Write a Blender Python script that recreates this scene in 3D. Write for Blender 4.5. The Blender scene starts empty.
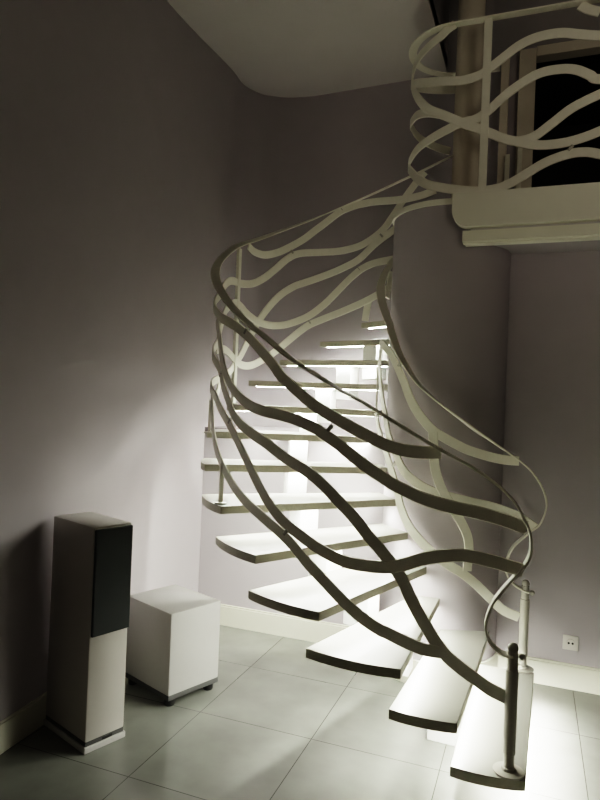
import bpy, bmesh, math
from mathutils import Vector, Matrix

COL = bpy.context.scene.collection
# ---------------------------------------------------------------- frames
# Plan data was surveyed in a frame looking down the view; the room frame is
# turned so that the long wall runs along X and the side wall along Y.
BX, BY = 0.9354, -0.3536
NX, NY = 0.3536, 0.9354
def RM(p):
    return Vector((BX*p[0]+BY*p[1], NX*p[0]+NY*p[1]))
WALL_Y = 3.976            # plane of the long wall
CX, CY = RM((.913, 3.904))  # centre of the rounded wall end
CR = .36
LAND = 2.80               # upper floor level
CEIL = 4.10

TREADS=[  # front-outer, rear-outer, front-inner, rear-inner (plan), top height
 ((.935,2.41),(.66,2.49),(1.345,3.41),(1.06,3.50),.175),
 ((.68,2.485),(.42,2.58),(1.13,3.53),(.85,3.535),.350),
 ((.46,2.56),(.07,2.74),(.84,3.535),(.70,3.58),.525),
 ((.12,2.70),(-.21,2.97),(.76,3.54),(.58,3.73),.700),
 ((-.18,2.94),(-.42,3.31),(.66,3.62),(.545,3.86),.875),
 ((-.39,3.23),(-.55,3.62),(.60,3.72),(.53,3.98),1.05),
 ((-.54,3.62),(-.60,3.98),(.56,3.85),(.54,4.08),1.225),
 ((-.585,3.95),(-.545,4.30),(.565,4.05),(.56,4.25),1.40),
 ((-.50,4.24),(-.37,4.55),(.54,4.12),(.60,4.35),1.575),
 ((-.378,4.50),(-.15,4.72),(.57,4.20),(.70,4.40),1.752),
 ((-.165,4.68),(.13,4.80),(.62,4.25),(.78,4.42),1.922),
 ((.134,4.72),(.44,4.72),(.67,4.26),(.88,4.30),2.075),
 ((.432,4.60),(.74,4.44),(.71,4.22),(.92,4.16),2.215),
 ((.73,4.46),(.97,4.34),(.76,4.14),(.98,4.06),2.40),
 ((.96,4.36),(1.16,4.27),(.90,4.06),(1.12,3.99),2.60),
]
WALLC=(.41,.378,.402); LEDS=225.0; AMB=.034; AMBC=(1.0,.84,.60); SPH=1.012
VT='Filmic'; LOOK='High Contrast'; EXPO=0.55
SPOT=90  # energy of the added balcony fill light
OUT_PLAN=[(1.08,2.42),(0.885,2.465),(0.66,2.53),(0.44,2.61),(0.13,2.745),(-0.17,2.98),(-0.365,3.25),(-0.495,3.53),(-0.545,3.8),(-0.52,4.06),(-0.45,4.29),(-0.32,4.48),(-0.12,4.63),(0.15,4.69),(0.43,4.58),(0.7,4.42),(0.93,4.29),(1.15,4.22)]
INN_PLAN=[(1.46,3.38),(1.29,3.45),(1.08,3.49),(0.9,3.47),(0.74,3.49),(0.6,3.585),(0.52,3.735),(0.488,3.905),(0.502,4.05),(0.58,4.18),(0.74,4.22),(0.95,4.17)]
OUTER={
 'handrail':[(0.2,0.64),(0.218,0.637),(0.249,0.645),(0.288,0.679),(0.306,0.725),(0.305,0.773),(0.283,0.84),(0.243,0.903),(0.196,0.964),(0.161,1.017),(0.148,1.066),(0.154,1.129),(0.174,1.174),(0.206,1.231),(0.25,1.28),(0.301,1.322),(0.392,1.378),(0.502,1.432),(0.598,1.482),(0.736,1.557),(0.872,1.631),(0.957,1.67),(1.104,1.747),(1.22,1.803),(1.413,1.922),(1.577,2.002),(1.779,2.116),(1.941,2.209),(2.402,2.469),(2.638,2.596),(2.795,2.676),(3.021,2.776),(3.204,2.867),(3.428,2.977),(3.636,3.07),(3.935,3.163),(4.197,3.24),(4.357,3.29),(4.528,3.352)],
 'R1':[(0.509,1.425),(0.575,1.421),(0.663,1.424),(0.74,1.442),(0.83,1.479),(0.951,1.534),(1.053,1.582),(1.119,1.618),(1.202,1.673),(1.291,1.733),(1.369,1.805),(1.531,1.916),(1.689,1.989),(1.845,2.038),(1.963,2.075),(2.44,2.261),(2.505,2.318),(2.624,2.387),(2.712,2.411),(2.816,2.414),(2.957,2.439),(3.075,2.5),(3.182,2.587),(3.28,2.677),(3.375,2.726),(3.529,2.748),(3.706,2.76),(3.86,2.792),(4.008,2.879),(4.093,2.978),(4.177,3.092),(4.258,3.192),(4.322,3.26)],
 'R2':[(0.166,1.147),(0.253,1.171),(0.358,1.192),(0.477,1.208),(0.588,1.233),(0.704,1.277),(0.743,1.299),(0.815,1.339),(0.889,1.387),(0.966,1.438),(1.049,1.482),(1.092,1.5),(1.183,1.527),(1.281,1.545),(1.421,1.563),(1.544,1.594),(1.669,1.646),(1.764,1.706),(1.847,1.788),(1.89,1.85),(1.931,1.935),(1.973,1.995),(2.01,2.061)],
 'R3':[(0.216,0.467),(0.281,0.49),(0.337,0.521),(0.4,0.557),(0.457,0.597),(0.508,0.654),(0.56,0.728),(0.613,0.811),(0.649,0.881),(0.694,0.938),(0.748,0.995),(0.803,1.048),(0.869,1.118),(0.946,1.184),(1.038,1.255),(1.126,1.303),(1.245,1.349),(1.367,1.405),(1.478,1.443),(1.597,1.486),(1.695,1.539),(1.752,1.595),(1.834,1.674),(1.885,1.746),(1.989,1.81),(2.398,1.946),(2.457,2.003),(2.515,2.087),(2.587,2.188),(2.742,2.267),(2.827,2.26),(2.916,2.217),(3.034,2.175),(3.148,2.164),(3.27,2.179),(3.396,2.227),(3.487,2.279),(3.59,2.366),(3.679,2.456),(3.771,2.543),(3.864,2.612),(3.957,2.646),(4.083,2.661),(4.145,2.663)],
 'R4':[(0.174,0.978),(0.231,0.99),(0.29,1.002),(0.41,1.013),(0.547,0.986),(0.644,0.947),(0.711,0.927),(0.798,0.92),(0.897,0.924),(0.984,0.946),(1.067,0.977),(1.134,1.007),(1.23,1.052),(1.337,1.13),(1.43,1.223),(1.503,1.298),(1.611,1.394),(1.727,1.48),(1.869,1.56),(2.009,1.636),(2.397,1.72),(2.519,1.738),(2.62,1.759),(2.722,1.801),(2.842,1.896),(2.929,2.013),(3.034,2.171),(3.124,2.288),(3.226,2.394),(3.338,2.474),(3.424,2.512),(3.574,2.574),(3.712,2.628),(3.834,2.684),(3.951,2.782),(4.082,2.864),(4.15,2.906)],
 'R5':[(0.482,0.609),(0.555,0.609),(0.631,0.627),(0.709,0.651),(0.735,0.657),(0.815,0.695),(0.899,0.75),(0.988,0.817),(1.084,0.884),(1.13,0.921),(1.214,0.98),(1.304,1.024),(1.42,1.072),(1.567,1.128),(1.699,1.195),(1.817,1.265),(1.922,1.343),(1.997,1.433),(2.049,1.533),(2.078,1.636)],
 'R6':[(2.419,1.917),(2.568,1.936),(2.676,1.923),(2.775,1.887),(2.857,1.855),(2.971,1.856),(3.096,1.909),(3.202,1.976),(3.292,2.05),(3.4,2.144),(3.475,2.198),(3.595,2.253),(3.749,2.311),(3.89,2.366),(4.014,2.423),(4.091,2.465)],
 'R7':[(2.896,2.693),(2.965,2.668),(3.066,2.666),(3.176,2.701),(3.277,2.755),(3.402,2.838),(3.522,2.94),(3.694,3.062),(3.906,3.099),(4.135,3.088),(4.292,3.095),(4.406,3.122)],
 'R8':[(3.929,2.379),(3.916,2.321),(3.904,2.225)],
 'R9':[(2.333,1.452),(2.39,1.601),(2.487,1.646),(2.524,1.699),(2.582,1.747)],
}
INNER={
 'handrail':[(0.161,0.607),(0.193,0.617),(0.236,0.637),(0.274,0.675),(0.287,0.727),(0.281,0.784),(0.254,0.848),(0.203,0.906),(0.153,0.955),(0.118,0.989),(0.094,1.053),(0.089,1.116),(0.116,1.196),(0.171,1.274),(0.235,1.33),(0.307,1.378),(0.401,1.439),(0.49,1.492),(0.668,1.612),(0.754,1.679),(0.83,1.747),(0.907,1.842),(0.976,1.932),(1.06,2.057),(1.131,2.155),(1.496,2.5),(1.552,2.578),(1.623,2.655)],
 'R1':[(0.24,1.33),(0.309,1.331),(0.369,1.339),(0.425,1.351),(0.528,1.379),(0.594,1.407),(0.671,1.446),(0.724,1.477),(0.78,1.531),(0.83,1.591),(0.878,1.669),(0.921,1.755),(0.984,1.844),(1.061,1.925),(1.153,1.974),(1.249,1.994)],
 'R2':[(0.143,0.964),(0.212,1.008),(0.277,1.036),(0.37,1.063),(0.461,1.08),(0.574,1.103),(0.647,1.119),(0.731,1.142),(0.819,1.182),(0.899,1.242),(0.967,1.334),(1.047,1.437),(1.093,1.54),(1.152,1.655),(1.208,1.76),(1.239,1.862),(1.242,1.956),(1.221,1.998)],
 'R3':[(0.208,0.46),(0.294,0.491),(0.367,0.552),(0.444,0.622),(0.536,0.69),(0.604,0.727),(0.69,0.784),(0.788,0.865),(0.86,0.943),(0.91,1.033),(0.956,1.154),(1.048,1.303),(1.162,1.427),(1.248,1.51),(1.344,1.616),(1.371,1.772),(1.422,1.893),(1.457,2.001)],
 'R4':[(0.505,0.701),(0.504,0.734),(0.498,0.809),(0.51,0.893),(0.548,0.969),(0.6,1.046),(0.638,1.106),(0.677,1.177),(0.705,1.259),(0.716,1.326),(0.721,1.399),(0.727,1.471)],
 'R5':[(1.524,2.33),(1.541,2.421),(1.565,2.512)],
}
LANDING={
 'L1':[(0.1,3.46),(0.35,3.49),(0.65,3.57),(0.9,3.63),(1.113,3.662),(1.213,3.686),(1.315,3.712),(1.429,3.709),(1.523,3.68),(1.608,3.625),(1.682,3.574),(1.737,3.541),(1.809,3.526),(1.877,3.527),(2.012,3.551),(2.182,3.611),(2.384,3.696),(2.521,3.735),(2.641,3.755),(2.743,3.763)],
 'L2':[(1.89,3.864),(1.93,3.843),(1.977,3.81),(2.084,3.772),(2.17,3.743),(2.235,3.707),(2.263,3.665),(2.177,3.552),(2.096,3.455),(2.026,3.388),(1.928,3.331),(1.839,3.281),(1.744,3.235),(1.668,3.197),(1.607,3.164),(1.525,3.135),(1.435,3.148),(1.349,3.205),(1.254,3.276),(1.17,3.317),(1.102,3.343),(0.85,3.44),(0.6,3.46),(0.35,3.41),(0.1,3.33)],
 'L3':[(0.1,3.66),(0.35,3.6),(0.6,3.47),(0.85,3.4),(1.105,3.425),(1.155,3.454),(1.227,3.495),(1.308,3.511),(1.411,3.504),(1.515,3.457),(1.61,3.391),(1.684,3.326),(1.755,3.288),(1.839,3.275),(1.924,3.242),(2.017,3.211),(2.113,3.187),(2.202,3.158),(2.282,3.138),(2.191,3.067),(2.101,2.994),(2.019,2.939),(1.911,2.901),(1.841,2.886),(1.756,2.871),(1.667,2.869),(1.575,2.886),(1.483,2.933),(1.372,2.995),(1.266,3.029),(1.18,3.036),(1.091,3.016),(0.85,2.93),(0.6,2.9),(0.35,2.95),(0.1,3.03)],
 'L4':[(1.958,3.346),(2.039,3.377),(2.142,3.4),(2.224,3.399),(2.364,3.417),(2.431,3.404),(2.522,3.386),(2.633,3.365),(2.726,3.343)],
 'L5':[(1.525,3.132),(1.413,3.1),(1.311,3.095),(1.215,3.106),(1.095,3.141),(0.85,3.24),(0.6,3.3),(0.35,3.26),(0.1,3.18)],
 'L6':[(1.219,3.849),(1.178,3.819),(1.118,3.792)],
}
SP_OUT=[(1.574,1.957),(1.876,1.745),(1.716,1.496),(1.215,1.008),(0.998,1.5),(3.308,2.731),(3.683,3.074),(4.01,2.845),(3.84,2.615),(3.467,2.217)]
SP_INN=[(0.972,1.269),(0.954,1.855)]
SP_LAN=[(1.239,3.065)]
LAN_PLAN=[(2.5895,2.9656),(2.2153,3.107),(1.8412,3.2485),(1.5138,3.3722),(1.2332,3.4783),(1.0461,3.549),(0.9245,3.595),(0.8122,3.6374),(0.7467,3.6726),(0.6924,3.7235),(0.6532,3.7868),(0.6317,3.858),(0.6294,3.9323),(0.6464,4.0048),(0.6816,4.0703),(0.7325,4.1246),(0.7958,4.1638),(0.867,4.1853),(0.9413,4.1876),(1.0138,4.1706),(1.126,4.1282),(1.2476,4.0822)]
SOCK_DIR=(0.451046,1.0); SOCK_Z=0.267366


def spline(P, n=14):
    P = [Vector(p) for p in P]
    Q = [2*P[0]-P[1]] + P + [2*P[-1]-P[-2]]
    out = []
    for i in range(1, len(Q)-2):
        a, b, c, d = Q[i-1:i+3]
        for k in range(n):
            t = k/n
            out.append(.5*((2*b)+(c-a)*t+(2*a-5*b+4*c-d)*t*t+(3*b-a-3*c+d)*t**3))
    out.append(P[-1].copy())
    return out

class Plan:
    """plan curve of a balustrade: arc length -> point and outward normal (room frame)"""
    def __init__(self, P, side=1):
        self.c = spline([RM(p) for p in P], 24)
        self.s = [0.0]
        for a, b in zip(self.c, self.c[1:]):
            self.s.append(self.s[-1] + (b-a).length)
        self.side = side
    def at(self, s):
        S = self.s
        s = min(max(s, 0.0), S[-1]-1e-5)
        lo, hi = 0, len(S)-1
        while hi-lo > 1:
            m = (lo+hi)//2
            if S[m] <= s: lo = m
            else: hi = m
        t = (s-S[lo])/(S[hi]-S[lo])
        p = self.c[lo].lerp(self.c[hi], t)
        i0, i1 = max(lo-3, 0), min(hi+3, len(S)-1)
        d = (self.c[i1]-self.c[i0]).normalized()
        return p, Vector((d.y, -d.x))*self.side

# ---------------------------------------------------------------- materials
def mat(name, color, rough=.5, metal=0.0, noise=0.0, nscale=40.0, bump=0.0, spec=.5, coat=0.0):
    m = bpy.data.materials.new(name); m.use_nodes = True
    nt = m.node_tree; b = nt.nodes['Principled BSDF']
    b.inputs['Base Color'].default_value = (*color, 1)
    b.inputs['Roughness'].default_value = rough
    b.inputs['Metallic'].default_value = metal
    b.inputs['Specular IOR Level'].default_value = spec
    b.inputs['Coat Weight'].default_value = coat
    tc = nt.nodes.new('ShaderNodeTexCoord')
    n = nt.nodes.new('ShaderNodeTexNoise'); n.inputs['Scale'].default_value = nscale
    n.inputs['Detail'].default_value = 4
    nt.links.new(tc.outputs['Object'], n.inputs['Vector'])
    r = nt.nodes.new('ShaderNodeMixRGB'); r.blend_type = 'MIX'
    r.inputs['Color1'].default_value = (*[c*(1-noise) for c in color], 1)
    r.inputs['Color2'].default_value = (*[min(1, c*(1+noise)) for c in color], 1)
    nt.links.new(n.outputs['Fac'], r.inputs['Fac'])
    nt.links.new(r.outputs['Color'], b.inputs['Base Color'])
    if bump:
        bu = nt.nodes.new('ShaderNodeBump'); bu.inputs['Strength'].default_value = bump
        bu.inputs['Distance'].default_value = .004
        nt.links.new(n.outputs['Fac'], bu.inputs['Height'])
        nt.links.new(bu.outputs['Normal'], b.inputs['Normal'])
    return m

def emit(name, color, strength):
    m = bpy.data.materials.new(name); m.use_nodes = True
    b = m.node_tree.nodes['Principled BSDF']
    b.inputs['Base Color'].default_value = (1, 1, 1, 1)
    b.inputs['Emission Color'].default_value = (*color, 1)
    b.inputs['Emission Strength'].default_value = strength
    return m

def tile_mat():
    m = bpy.data.materials.new('floor_tiles'); m.use_nodes = True
    nt = m.node_tree; b = nt.nodes['Principled BSDF']; N = nt.nodes.new; L = nt.links.new
    geo = N('ShaderNodeNewGeometry'); sep = N('ShaderNodeSeparateXYZ'); L(geo.outputs['Position'], sep.inputs[0])
    def joint(sock, off, size):
        a = N('ShaderNodeMath'); a.operation = 'SUBTRACT'; L(sock, a.inputs[0]); a.inputs[1].default_value = off
        d = N('ShaderNodeMath'); d.operation = 'DIVIDE'; L(a.outputs[0], d.inputs[0]); d.inputs[1].default_value = size
        f = N('ShaderNodeMath'); f.operation = 'FRACT'; L(d.outputs[0], f.inputs[0])
        p = N('ShaderNodeMath'); p.operation = 'PINGPONG'; L(f.outputs[0], p.inputs[0]); p.inputs[1].default_value = .5
        g = N('ShaderNodeMath'); g.operation = 'LESS_THAN'; L(p.outputs[0], g.inputs[0]); g.inputs[1].default_value = .0032
        fl = N('ShaderNodeMath'); fl.operation = 'FLOOR'; L(d.outputs[0], fl.inputs[0])
        return g.outputs[0], fl.outputs[0]
    jx, ix = joint(sep.outputs[0], -1.545, .605)
    jy, iy = joint(sep.outputs[1], 2.22, .603)
    mx = N('ShaderNodeMath'); mx.operation = 'MAXIMUM'; L(jx, mx.inputs[0]); L(jy, mx.inputs[1])
    cv = N('ShaderNodeCombineXYZ'); L(ix, cv.inputs[0]); L(iy, cv.inputs[1])
    wn = N('ShaderNodeTexWhiteNoise'); L(cv.outputs[0], wn.inputs['Vector'])
    n = N('ShaderNodeTexNoise'); n.inputs['Scale'].default_value = 5; n.inputs['Detail'].default_value = 6
    L(geo.outputs['Position'], n.inputs['Vector'])
    ad = N('ShaderNodeMath'); ad.operation = 'MULTIPLY_ADD'; L(wn.outputs['Value'], ad.inputs[0]); ad.inputs[1].default_value = .25; L(n.outputs['Fac'], ad.inputs[2])
    cr = N('ShaderNodeValToRGB'); L(ad.outputs[0], cr.inputs[0])
    cr.color_ramp.elements[0].position = .25; cr.color_ramp.elements[0].color = (.135, .138, .125, 1)
    cr.color_ramp.elements[1].position = .95; cr.color_ramp.elements[1].color = (.20, .203, .186, 1)
    mix = N('ShaderNodeMixRGB'); L(mx.outputs[0], mix.inputs['Fac']); L(cr.outputs[0], mix.inputs['Color1'])
    mix.inputs['Color2'].default_value = (.05, .05, .045, 1)
    L(mix.outputs[0], b.inputs['Base Color'])
    b.inputs['Roughness'].default_value = .16
    return m

M = dict(
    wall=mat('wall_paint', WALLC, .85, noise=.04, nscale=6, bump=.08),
    dim=mat('upper_wall_darkened', (.34, .32, .32), .85, noise=.04, nscale=6),  # wall paint darkened, upper-level shade put into the colour
    ceil=mat('ceiling_paint', (.60, .57, .565), .9, noise=.03, nscale=5, bump=.05),
    base=mat('baseboard_lacquer', (.62, .61, .52), .35, noise=.02),
    trim=mat('balcony_lacquer', (.80, .785, .68), .5, noise=.03, nscale=14),
    tile=tile_mat(),
    stone=mat('tread_stone', (.31, .306, .272), .3, noise=.03, nscale=30),
    edge=mat('tread_edge', (.42, .40, .32), .4, noise=.1, nscale=60),
    spine=mat('spine_white_steel', (.88, .88, .85), .45, noise=.02),
    led_low=emit('led_strip_lowest', (1.0, .99, .86), LEDS*3.2),
    led=emit('led_strip', (.99, 1.0, .86), LEDS),
    rail=mat('railing_paint', (.82, .80, .70), .42, noise=.05, nscale=30),
    newel=mat('newel_paint', (.45, .43, .38), .3, noise=.05, nscale=30),
    steel=mat('brushed_steel', (.55, .55, .52), .3, metal=1),
    spk=mat('speaker_lacquer', (.44, .415, .39), .3, noise=.02),
    grille=mat('grille_cloth', (.03, .033, .033), .9, noise=.35, nscale=500),
    black=mat('black_rubber', (.012, .012, .012), .6, noise=.1),
    grey=mat('grey_plinth', (.055, .055, .055), .4, noise=.05),
    white=mat('white_lacquer', (.42, .41, .40), .22, noise=.02),
    plastic=mat('white_plastic', (.66, .63, .60), .4, noise=.02),
    column=mat('column_paint', (.66, .61, .52), .7, noise=.06, nscale=8),
    dark=mat('painted_room_dark', (.008, .008, .008), .9, noise=.1),  # near-black colour stands in for the darkness of the unlit room
)

# ---------------------------------------------------------------- helpers
def obj(name, bm, m, parent=None, smooth=None):
    bmesh.ops.recalc_face_normals(bm, faces=bm.faces)
    me = bpy.data.meshes.new(name); bm.to_mesh(me); bm.free()
    for x in (m if isinstance(m, (list, tuple)) else [m]): me.materials.append(M[x])
    if smooth is not None:
        for p in me.polygons: p.use_smooth = True
        me.set_sharp_from_angle(angle=math.radians(smooth))
    o = bpy.data.objects.new(name, me); COL.objects.link(o)
    if parent is not None:
        o.parent = parent; o.matrix_parent_inverse = parent_world(parent).inverted()
    return o

def parent_world(p):
    m = Matrix.Translation(p.location)
    return (parent_world(p.parent) @ p.matrix_parent_inverse @ m) if p.parent else m

def thing(name, label, cat, loc):
    e = bpy.data.objects.new(name, None); COL.objects.link(e)
    e.location = loc; e['label'] = label; e['category'] = cat; e.empty_display_size = .1
    return e

def struct(o):
    o['kind'] = 'structure'; return o

def quad_prism(pts, z0, z1, bm=None, mtop=0, mside=0):
    """vertical prism over a plan polygon"""
    bm = bm or bmesh.new()
    lo = [bm.verts.new((p[0], p[1], z0)) for p in pts]
    hi = [bm.verts.new((p[0], p[1], z1)) for p in pts]
    f = bm.faces.new(hi); f.material_index = mtop
    f = bm.faces.new(lo[::-1]); f.material_index = mtop
    for i in range(len(pts)):
        j = (i+1) % len(pts)
        f = bm.faces.new((lo[i], lo[j], hi[j], hi[i])); f.material_index = mside
    return bm

def bevel(bm, w, seg=2):
    bmesh.ops.bevel(bm, geom=list(bm.edges), offset=w, segments=seg, profile=.5, affect='EDGES', clamp_overlap=True)
    return bm

def box(c, size, rot=0.0, bm=None, bev=0.0, seg=2):
    b2 = bmesh.new(); bmesh.ops.create_cube(b2, size=1)
    bmesh.ops.scale(b2, vec=size, verts=b2.verts)
    if bev: bevel(b2, bev, seg)
    bmesh.ops.rotate(b2, cent=(0, 0, 0), matrix=Matrix.Rotation(rot, 3, 'Z'), verts=b2.verts)
    bmesh.ops.translate(b2, vec=c, verts=b2.verts)
    if bm is None: return b2
    me = bpy.data.meshes.new('t'); b2.to_mesh(me); b2.free(); bm.from_mesh(me); bpy.data.meshes.remove(me)
    return bm

def lathe(prof, c, n=28, axis=None):
    """profile of (radius, height) turned about a vertical axis at c"""
    bm = bmesh.new(); rings = []
    for r, z in prof:
        if r < 1e-6: rings.append([bm.verts.new((c[0], c[1], c[2]+z))])
        else: rings.append([bm.verts.new((c[0]+r*math.cos(2*math.pi*k/n), c[1]+r*math.sin(2*math.pi*k/n), c[2]+z)) for k in range(n)])
    for a, b in zip(rings, rings[1:]):
        for k in range(n):
            q = (k+1) % n
            if len(a) == 1 and len(b) > 1: bm.faces.new((a[0], b[k], b[q]))
            elif len(b) == 1 and len(a) > 1: bm.faces.new((a[k], a[q], b[0]))
            elif len(a) > 1: bm.faces.new((a[k], a[q], b[q], b[k]))
    if len(rings[0]) > 1: bm.faces.new(rings[0][::-1])
    if len(rings[-1]) > 1: bm.faces.new(rings[-1])
    return bm

def ball(r): return [(r*math.sin(math.pi*k/12), -r*math.cos(math.pi*k/12)) for k in range(13)]

def sheet(pts, z0, z1, thick=0.0):
    bm = bmesh.new(); rows = [[bm.verts.new((p[0], p[1], z)) for p in pts] for z in (z0, z1)]
    for i in range(len(pts)-1): bm.faces.new((rows[0][i], rows[0][i+1], rows[1][i+1], rows[1][i]))
    return bm

def bar(plan, path, w, t, flat=False, off=0.0, bank=None):
    """flat bar swept along (s, z) points on the vertical surface above a plan curve.
    flat=False: broad side lies in that surface; flat=True: broad side across it (handrail)."""
    pts = spline([(a, b) for a, b in path], 10)
    keep = [pts[0]]
    for p in pts[1:]:
        if (p-keep[-1]).length > .006: keep.append(p)
    P3, N3, K3 = [], [], []
    for s, z in keep:
        p, n = plan.at(s); q = p + n*off
        P3.append(Vector((q.x, q.y, z))); N3.append(Vector((n.x, n.y, 0)))
        K3.append(bank(s, q, n) if bank else 0.0)
    bm = bmesh.new(); rings = []
    for i, p in enumerate(P3):
        T = (P3[min(i+1, len(P3)-1)]-P3[max(i-1, 0)]).normalized()
        B = T.cross(N3[i]).normalized(); n = B.cross(T).normalized()
        if K3[i]:
            k = K3[i] if B.z > 0 else -K3[i]
            n, B = n*math.cos(k)+B*math.sin(k), B*math.cos(k)-n*math.sin(k)
        a, b = (t/2, w/2) if flat else (w/2, t/2)
        ch = min(a, b)*.45
        prof = [(-a+ch, -b), (a-ch, -b), (a, -b+ch), (a, b-ch), (a-ch, b), (-a+ch, b), (-a, b-ch), (-a, -b+ch)]
        rings.append([bm.verts.new(p+B*u+n*v) for u, v in prof])
    for x, y in zip(rings, rings[1:]):
        for k in range(8): bm.faces.new((x[k], x[(k+1) % 8], y[(k+1) % 8], y[k]))
    bm.faces.new(rings[0][::-1]); bm.faces.new(rings[-1])
    return bm

def rod(a, b, r, n=12):
    a, b = Vector(a), Vector(b); d = b-a
    bm = bmesh.new()
    bmesh.ops.create_cone(bm, cap_ends=True, segments=n, radius1=r, radius2=r, depth=d.length)
    bmesh.ops.transform(bm, matrix=Matrix.Translation((a+b)/2) @ d.to_track_quat('Z', 'Y').to_matrix().to_4x4(), verts=bm.verts)
    return bm

# ---------------------------------------------------------------- the room
def lw(y):   # side wall, view frame
    K = [(-1.2, -2.50), (0.5, -1.96), (2.0, -1.49), (2.87, -1.23), (3.2, -1.135), (3.9, -.935), (4.3, -.78), (4.55, -.665)]
    for (a, xa), (b, xb) in zip(K, K[1:]):
        if y <= b: return (xa+(xb-xa)*(y-a)/(b-a), y)
left_pts = [RM(lw(y)) for y in (-1.2, 0.5, 2.0, 2.87, 3.2)]
back_view = [lw(2.87), lw(3.2), lw(3.55), lw(3.9), lw(4.25), lw(4.5), (-.605, 4.70), (-.54, 4.90), (-.42, 5.03), (-.30, 5.065), (-.18, 5.075), (.02, 5.03), (.25, 4.935), (.52, 4.82), (.8, 4.70), (1.1, 4.56), (1.3, 4.46), (1.517, 4.215)]
back_pts = spline([RM(p) for p in back_view[:-1]], 8)[8:]
J = RM((1.517, 4.215))        # left side of the upper opening
back_pts += [Vector((J.x-.16, J.y+.02)), J]
struct(obj('wall_left', sheet(left_pts, 0, CEIL), 'wall', smooth=60))
struct(obj('wall_back', sheet(back_pts, 0, CEIL), 'wall', smooth=60))
k0 = next(i for i, p in enumerate(back_pts) if p.x > CX-.2)
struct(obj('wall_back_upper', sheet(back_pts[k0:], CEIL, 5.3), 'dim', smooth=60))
fl = bmesh.new(); fl.faces.new([fl.verts.new(v) for v in ((-2.6, -1.2, 0), (4.6, -1.2, 0), (4.6, 5.4, 0), (-2.6, 5.4, 0))])
struct(obj('floor', fl, 'tile'))
VX, VY, VT_ = CX-.17, 3.15, 5.3     # open well added above the landing, deepens the dark behind the railing loops
ce = bmesh.new()
for q in (((-2.6, -1.2), (VX, -1.2), (VX, 6.6), (-2.6, 6.6)), ((VX, -1.2), (4.6, -1.2), (4.6, VY), (VX, VY))):
    quad_prism([Vector(p) for p in q], CEIL, CEIL+.1, ce)
struct(obj('ceiling', ce, 'ceil'))
struct(obj('ceiling_added_well', quad_prism([Vector(p) for p in ((VX, VY), (4.6, VY), (4.6, 6.6), (VX, 6.6))], VT_, VT_+.1), 'dim'))
struct(obj('wall_added_well', sheet([(VX, 6.6), (VX, VY), (4.6, VY)], CEIL+.02, VT_), 'dim'))
# low wall under the upper flight: from the room corner to the rounded wall end
xl = None
for k in range(400):
    p = RM(lw(min(4.2+k*.002, 4.55)))
    if p.y >= WALL_Y: xl = p.x; break
ledge = [Vector((xl-.05, WALL_Y)), Vector((CX-CR+.02, WALL_Y)), Vector((CX-CR+.02, WALL_Y+.75)), Vector((xl+.02, WALL_Y+.75))]
struct(obj('wall_lower', quad_prism(ledge, 0, 1.40), 'wall'))
# rounded wall end
arc = [Vector((CX-CR*math.cos(math.pi*k/40), CY-CR*math.sin(math.pi*k/40))) for k in range(41)]
arcb = arc + [Vector((CX+CR, WALL_Y+.12)), Vector((CX-CR, WALL_Y+.12))]
struct(obj('wall_round', quad_prism(arcb, 0, LAND-.02), 'wall', smooth=40))
arc2 = [Vector((CX-(CR+.012)*math.cos(math.pi*k/40), CY-(CR+.012)*math.sin(math.pi*k/40))) for k in range(41)]
struct(obj('trim_1', quad_prism(arc2+[Vector((CX+CR, WALL_Y+.12)), Vector((CX-CR, WALL_Y+.12))], LAND-.022, LAND+.010), 'trim', smooth=40))
struct(obj('wall_right', quad_prism([Vector((CX+CR-.03, WALL_Y)), Vector((4.6, WALL_Y)), Vector((4.6, WALL_Y+.12)), Vector((CX+CR-.03, WALL_Y+.12))], 0, LAND-.2), 'wall'))
# baseboards
def baseboard(name, a, b, n, h=.145, t=.016):
    a, b, n = Vector(a), Vector(b), Vector(n)
    bm = quad_prism([a, b, b+n*t, a+n*t], 0, h-.012)
    quad_prism([a, b, b+n*(t-.006), a+n*(t-.006)], h-.012, h, bm)
    return struct(obj(name, bm, 'base'))
baseboard('baseboard_back', (xl-.02, WALL_Y), (CX-CR, WALL_Y), (0, -1))
baseboard('baseboard_right', (CX+CR, WALL_Y), (4.6, WALL_Y), (0, -1))
ld = (left_pts[-1]-left_pts[0]).normalized(); nl = Vector((ld.y, -ld.x))
baseboard('baseboard_left', left_pts[0], left_pts[0]+ld*((WALL_Y-left_pts[0].y)/ld.y), nl)
bb = bmesh.new()
oa = [Vector((CX-(CR+.016)*math.cos(math.pi*k/40), CY-(CR+.016)*math.sin(math.pi*k/40))) for k in range(41)]
quad_prism(oa, 0, .145, bb)
struct(obj('baseboard_round', bb, 'base', smooth=40))

# upper floor: landing and balcony
A0 = RM((.80, 3.44))
YF = A0.y                 # balcony front
slab = [Vector((A0.x+.10, YF+.05)), Vector((4.6, YF+.05)), Vector((4.6, 5.9)), Vector((J.x-.25, 5.0)), Vector((CX+.24, 4.64)), Vector((CX+.12, WALL_Y+.1)), Vector((CX+.1, WALL_Y-.1)), Vector((A0.x+.10, WALL_Y-.15))]
struct(obj('floor_upper', quad_prism(slab, LAND-.20, LAND-.004), 'ceil'))
fz0, fz1 = LAND-.187, LAND
prof = [(A0.x, fz1)] + [(A0.x+.085-.085*math.cos(math.pi/2*k/8), fz0+.10-.10*math.sin(math.pi/2*k/8)) for k in range(9)] + [(4.6, fz0), (4.6, fz1)]
bm = bmesh.new()
f0 = [bm.verts.new((x, YF, z)) for x, z in prof]; f1 = [bm.verts.new((x, YF+.06, z)) for x, z in prof]
bm.faces.new(f0); bm.faces.new(f1[::-1])
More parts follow.
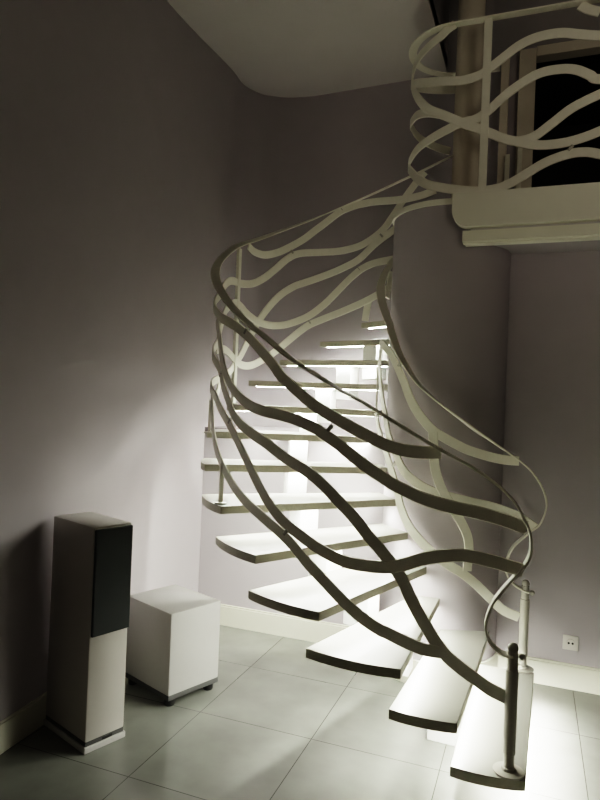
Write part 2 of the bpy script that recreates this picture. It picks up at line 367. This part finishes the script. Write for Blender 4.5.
for i in range(len(prof)):
    j = (i+1) % len(prof); bm.faces.new((f0[i], f0[j], f1[j], f1[i]))
struct(obj('trim_2', bm, 'trim'))
B0 = RM((.873, 3.465))
bm = quad_prism([Vector((B0.x, YF+.03)), Vector((4.6, YF+.03)), Vector((4.6, YF+.11)), Vector((B0.x, YF+.11))], LAND-.262, LAND-.203)
quad_prism([Vector((B0.x+.012, YF+.045)), Vector((4.6, YF+.045)), Vector((4.6, YF+.11)), Vector((B0.x+.012, YF+.11))], LAND-.272, LAND-.262, bm)
struct(obj('trim_3', bm, 'trim'))
struct(obj('ceiling_balcony', quad_prism([Vector((B0.x+.012, YF+.10)), Vector((4.6, YF+.10)), Vector((4.6, WALL_Y+.02)), Vector((CX+.1, WALL_Y+.02)), Vector((CX+.05, YF+.2))], LAND-.24, LAND-.195), 'wall'))

# dark opening at the back of the landing: jambs, lintel and the unlit room behind it, its darkness painted black
OW, OT = 1.9, 4.03
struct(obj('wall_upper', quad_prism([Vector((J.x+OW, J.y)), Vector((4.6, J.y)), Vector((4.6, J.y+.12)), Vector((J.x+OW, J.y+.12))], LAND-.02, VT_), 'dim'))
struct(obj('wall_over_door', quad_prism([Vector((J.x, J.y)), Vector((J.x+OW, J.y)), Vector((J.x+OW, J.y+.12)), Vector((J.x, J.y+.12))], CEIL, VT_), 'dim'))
dr = bpy.data.objects.new('door_1', None); COL.objects.link(dr); dr.location = (J.x, J.y, LAND); dr['kind'] = 'structure'
obj('door_jamb', box((J.x-.055, J.y-.01, (LAND+OT)/2+.02), (.11, .05, OT-LAND+.04), bev=.004), 'column', dr)
obj('door_jamb', box((J.x-.20, J.y+.0, (LAND+OT)/2+.03), (.055, .05, OT-LAND+.04), bev=.004), 'column', dr)
obj('door_lintel', box((J.x+OW/2, J.y+.05, (OT+CEIL)/2), (OW, .10, CEIL-OT), bev=.004), 'column', dr)
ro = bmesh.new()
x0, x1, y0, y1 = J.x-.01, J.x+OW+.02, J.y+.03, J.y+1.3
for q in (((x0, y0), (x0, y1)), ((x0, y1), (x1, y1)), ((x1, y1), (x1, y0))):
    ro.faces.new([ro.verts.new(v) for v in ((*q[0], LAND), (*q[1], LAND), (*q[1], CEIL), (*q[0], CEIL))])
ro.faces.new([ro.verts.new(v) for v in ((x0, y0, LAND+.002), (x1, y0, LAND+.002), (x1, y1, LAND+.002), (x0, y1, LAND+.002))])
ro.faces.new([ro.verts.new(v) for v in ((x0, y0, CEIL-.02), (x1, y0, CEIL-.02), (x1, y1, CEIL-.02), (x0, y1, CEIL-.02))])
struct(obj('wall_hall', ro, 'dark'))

# column standing on the rounded wall end
cp = RM((.985, 3.905))
colo = obj('column', lathe([(.083, 0), (.083, VT_-LAND+.005)], (cp.x, cp.y, LAND-.005), 40), 'column', smooth=40)
struct(colo)

# ---------------------------------------------------------------- staircase
OUT = Plan(OUT_PLAN, 1); INN = Plan(INN_PLAN, 1); LAN = Plan(LAN_PLAN, 1)
stair = thing('curved_staircase', 'white curved floating staircase with lit treads winding up around the rounded wall', 'staircase', (*RM((.8, 2.95)), 0))
def tread_bm(fo, ro, fi, ri, z, th):
    fo, ro, fi, ri = RM(fo), RM(ro), RM(fi), RM(ri)
    d = ro-fo; nn = Vector((-d.y, d.x)).normalized()
    mid = (fo+ro)/2
    if (mid+nn-(fi+ri)/2).length < (mid-nn-(fi+ri)/2).length: nn = -nn
    bul = .05*d.length + .02*d.length**2
    pts = []
    for k in range(7):
        t = k/6; pts.append(fo.lerp(ro, t)+nn*bul*4*t*(1-t))
    pts += [ri, fi]
    bm = quad_prism(pts, z-th, z, None, 0, 1)
    es = [e for e in bm.edges if abs(e.verts[0].co.z-e.verts[1].co.z) < 1e-6]
    bmesh.ops.bevel(bm, geom=es, offset=.003, segments=2, profile=.5, affect='EDGES', clamp_overlap=True)
    return bm
TH = .042
for k, (fo, ro_, fi, ri, z) in enumerate(TREADS):
    t = obj('tread', tread_bm(fo, ro_, fi, ri, z, TH), ['stone', 'edge'], stair)
    a, b, c, d = RM(fo), RM(fi), RM(ro_), RM(ri)
    # light strip under the front edge
    u = (b-a).normalized(); w = ((c+d)/2-(a+b)/2); w = (w-u*w.dot(u)).normalized()
    off = .006 if k == 0 else .03
    p0 = a+u*.05+w*off; p1 = b-u*.05+w*off
    if k > 12: continue
    strip = quad_prism([p0, p1, p1+w*.014, p0+w*.014], z-TH-.0008, z-TH+.001)
    obj('led_strip', strip, 'led_low' if k == 0 else 'led', t)
    # spine block under the middle of the tread
    m0 = (a+b)/2; m1 = (c+d)/2; cen = m0.lerp(m1, .5); cen = cen + u*(b-a).length*(.0, .0, .07, .09, .03, 0, 0, 0, 0, 0, 0, 0, 0)[k]
    ang = math.atan2(u.y, u.x)
    zb = 0.0 if k < 2 else (z-TH-.22)
    if k >= 9: zb = max(z-TH-.24, 1.402)
    elif k >= 7: zb = max(z-TH-.30, 0)
    dep = min(.15, (m1-m0).length*.55)
    obj('spine_block', box((cen.x, cen.y, (zb+z-TH)/2), (.115, dep, z-TH-zb), ang, bev=.004), 'spine', stair)

# ---------------------------------------------------------------- railings
RW, RT = .053, .010
def lean(s, q, n):
    # the upper half of the outer handrail is rolled so that its outer edge sits higher
    t = min(max((s-2.35)/.6, 0), 1); t = t*t*(3-2*t)
    out = 1 if (q-Vector((-.55, 3.62))).dot(n) > 0 else -1
    return math.radians(16.5)*t*out
def railing(root, plan, paths, spacers, off):
    for i, (key, path) in enumerate(paths.items()):
        if key == 'handrail': obj('handrail', bar(plan, path, .053, .009, True, bank=lean if plan is OUT else None), 'rail', root, smooth=35)
        else: obj('ribbon', bar(plan, path, RW, RT, off=.0013*(i % 4)), 'rail', root, smooth=35)
    for s, z in spacers:
        p, n = plan.at(s)
        tx, ty = -n.y*.011, n.x*.011
        if plan.at(s+.01)[0].x*tx+plan.at(s+.01)[0].y*ty < p.x*tx+p.y*ty: tx, ty = -tx, -ty
        obj('spacer', rod((p.x+tx, p.y+ty, z-.012), (p.x-tx, p.y-ty, z+.012), .0095), 'newel', root, smooth=40)

def newel(root, x, y, z0, z1, zr, ndir):
    nw = obj('newel_post', lathe([(.0205, 0), (.0205, .075), (.0245, .078), (.0245, z1-z0-.075), (.0205, z1-z0-.072), (.0205, z1-z0)], (x, y, z0)), 'newel', root, smooth=40)
    obj('base_plate', lathe([(.0, 0), (.058, 0), (.06, .004), (.06, .009), (.03, .013), (.027, .022), (.0205, .024)], (x, y, z0)), 'newel', nw, smooth=40)
    obj('ball_finial', lathe(ball(.0215), (x, y, z1+.012)), 'newel', nw, smooth=80)
    obj('end_knob', lathe(ball(.0135), (x+ndir[0]*.036, y+ndir[1]*.036, zr)), 'newel', nw, smooth=80)

p, n = OUT.at(.2)
outer = thing('outer_railing', 'dark ribbon railing sweeping along the outer ends of the lit stair treads', 'railing', (p.x, p.y, .175))
railing(outer, OUT, OUTER, SP_OUT, 0)
newel(outer, p.x, p.y, .175, .655, .636, ((OUT.at(.1)[0]-p).normalized()))
def flat_post(root, p, z0, z1, w=.032, t=.012, ang=0.0, plate=True):
    o = obj('baluster', box((p.x, p.y, (z0+z1)/2), (w, t, z1-z0), ang, bev=.002), 'rail', root)
    if plate: obj('base_plate', lathe([(0, 0), (.032, 0), (.034, .003), (.034, .007), (.018, .010), (0, .010)], (p.x, p.y, z0)), 'newel', o, smooth=40)
p, n = OUT.at(2.79); flat_post(outer, p, 1.575, 2.65, .036, .022, math.atan2(n.y, n.x)+math.pi/2)
p, n = OUT.at(1.80); flat_post(outer, p, 1.05, 1.27, .02, .02, math.atan2(n.y, n.x)+math.pi/2)
p, n = OUT.at(2.26); flat_post(outer, p, 1.40, 1.60, .016, .016, math.atan2(n.y, n.x)+math.pi/2)
for v, zt in (((1.345, 4.215), 3.35), ((1.42, 4.19), 3.46)):
    q = RM(v); flat_post(outer, q, LAND, zt, .03, .012, 0, False)

p, n = INN.at(.18)
inner = thing('inner_railing', 'pale ribbon railing curling around the rounded wall on the inner side of the stairs', 'railing', (p.x, p.y, .175))
railing(inner, INN, INNER, SP_INN, 0)
newel(inner, p.x, p.y, .175, .640, .605, ((INN.at(.05)[0]-p).normalized()))

p, n = LAN.at(1.70)
land = thing('balcony_railing', 'beige ribbon railing with looping end on the upper balcony', 'railing', (p.x, p.y, LAND))
hz = 3.862
hr = [(0, hz), (.6, hz), (1.2, hz), (1.7, hz), (1.9, hz), (2.1, hz), (2.3, hz), (2.5, hz), (2.7, hz), (2.9, hz), (3.03, hz)]
railing(land, LAN, {'handrail': hr}, [], 0)
railing(land, LAN, LANDING, SP_LAN, 0)
flat_post(land, p, LAND, hz, .045, .012, 0)
p2, n2 = LAN.at(.35); flat_post(land, p2, LAND, hz, .045, .012, 0)

# ---------------------------------------------------------------- loudspeaker
F_, L_, R_ = RM((-.894, 2.768)), RM((-1.163, 2.976)), RM((-.760, 2.926))
ux = (R_-F_).normalized(); uy = (L_-F_).normalized(); uy = Vector((-ux.y, ux.x))
W_, D_ = (R_-F_).length+.006, .372
sc = F_+ux*(W_/2-.004)+uy*D_/2; sa = math.atan2(ux.y, ux.x)
spk = thing('tower_speaker', 'tall white floor speaker with dark grille standing beside the left wall', 'speaker', (sc.x, sc.y, 0))
def sbox(x, y, z0, z1, w, d, bev=.004):   # local: x right, y depth from the middle
    q = sc+ux*x+uy*y
    return box((q.x, q.y, (z0+z1)/2), (w, d, z1-z0), sa, bev=bev)
cw, cd = W_-.012, D_-.014
obj('plinth', sbox(0, 0, 0, .028, W_, D_), 'white', spk)
obj('plinth_gap', sbox(0, 0, .026, .048, cw-.004, cd-.004, .001), 'grey', spk)
obj('cabinet', sbox(0, 0, .046, SPH, cw, cd, .008), 'spk', spk, smooth=30)
obj('grille', sbox(.002, -cd/2-.006, .520, SPH-.012, cw-.008, .016, .004), 'grille', spk)
obj('badge', sbox(.012, -cd/2-.0005, .031, .043, .05, .004, .0005), 'black', spk)

# ---------------------------------------------------------------- subwoofer
F_, R_, L_ = RM((-.617, 3.196)), RM((-.397, 3.443)), RM((-.887, 3.388))
ux = (R_-F_).normalized(); uy = Vector((-ux.y, ux.x)); W_, D_ = .340, .415
sc = F_+ux*W_/2+uy*D_/2; sa = math.atan2(ux.y, ux.x)
sub = thing('subwoofer', 'white glossy cube subwoofer on short black feet behind the tall speaker', 'subwoofer', (sc.x, sc.y, 0))
obj('cabinet', sbox(0, 0, .062, .492, W_, D_, .011), 'white', sub, smooth=40)
obj('base_panel', sbox(0, 0, .040, .066, W_-.002, D_-.002, .002), 'grey', sub)
for i in (-1, 1):
    for j in (-1, 1):
        q = sc+ux*i*(W_/2-.04)+uy*j*(D_/2-.04)
        obj('foot', lathe([(.024, 0), (.028, .006), (.028, .045)], (q.x, q.y, 0)), 'black', sub, smooth=40)

# ---------------------------------------------------------------- wall socket
d = Vector(SOCK_DIR); s_ = WALL_Y/(NX*d.x+NY*d.y); q = RM((d.x*s_, d.y*s_)); sz = SOCK_Z
sk = thing('wall_socket', 'white double-hole power socket on the wall above the baseboard', 'socket', (q.x, WALL_Y, sz))
obj('face_plate', box((q.x, WALL_Y-.005, sz), (.084, .010, .084), bev=.003), 'plastic', sk)
rim = bmesh.new(); bmesh.ops.create_cone(rim, cap_ends=True, segments=32, radius1=.024, radius2=.022, depth=.006)
bmesh.ops.rotate(rim, cent=(0, 0, 0), matrix=Matrix.Rotation(math.pi/2, 3, 'X'), verts=rim.verts)
bmesh.ops.translate(rim, vec=(q.x, WALL_Y-.012, sz), verts=rim.verts)
obj('socket_well', rim, 'plastic', sk, smooth=40)
for dx in (-.0105, .0105):
    obj('pin_hole', rod((q.x+dx, WALL_Y-.0165, sz), (q.x+dx, WALL_Y-.0145, sz), .0065), 'black', sk)

# ---------------------------------------------------------------- light and camera
ld_ = bpy.data.lights.new('balcony_fill', 'SPOT'); ld_.energy = SPOT; ld_.color = (1.0, .91, .74); ld_.spot_size = math.radians(38); ld_.spot_blend = .8; ld_.shadow_soft_size = .9  # unseen soft fill light added to brighten the upper balcony
lo_ = bpy.data.objects.new('balcony_fill', ld_); COL.objects.link(lo_); lo_.location = (2.0, -.6, 2.3)
lo_.rotation_euler = (Vector((.55, 3.5, 3.35))-Vector(lo_.location)).to_track_quat('-Z', 'Y').to_euler()
w = bpy.data.worlds.new('room_ambient'); bpy.context.scene.world = w; w.use_nodes = True
bg = w.node_tree.nodes['Background']; bg.inputs[0].default_value = (*AMBC, 1); bg.inputs[1].default_value = AMB

cam = bpy.data.cameras.new('camera'); co = bpy.data.objects.new('camera', cam); COL.objects.link(co)
cam.sensor_fit = 'VERTICAL'; cam.sensor_height = 24; cam.lens = 24*620/800; cam.clip_start = .02
roll, pitch = .04, .0032
cr, sr, cp_, sp = math.cos(roll), math.sin(roll), math.cos(pitch), math.sin(pitch)
def v2r(v):   # view frame -> room frame
    a = RM((v[0], v[1])); return Vector((a.x, a.y, v[2]))
def pit(v): return (v[0], v[1]*cp_-v[2]*sp, v[1]*sp+v[2]*cp_)
right = v2r(pit((cr, 0, sr))); up = v2r(pit((-sr, 0, cr))); fwd = v2r(pit((0, 1, 0)))
m3 = Matrix((right, up, -fwd)).transposed()
co.matrix_world = Matrix.Translation((0, 0, 1.61)) @ m3.to_4x4()
sce = bpy.context.scene; sce.camera = co
sce.view_settings.view_transform = VT; sce.view_settings.look = LOOK; sce.view_settings.exposure = EXPO
sce.cycles.max_bounces = 8; sce.cycles.diffuse_bounces = 5; sce.cycles.sample_clamp_indirect = 6
sce.cycles.use_denoising = True
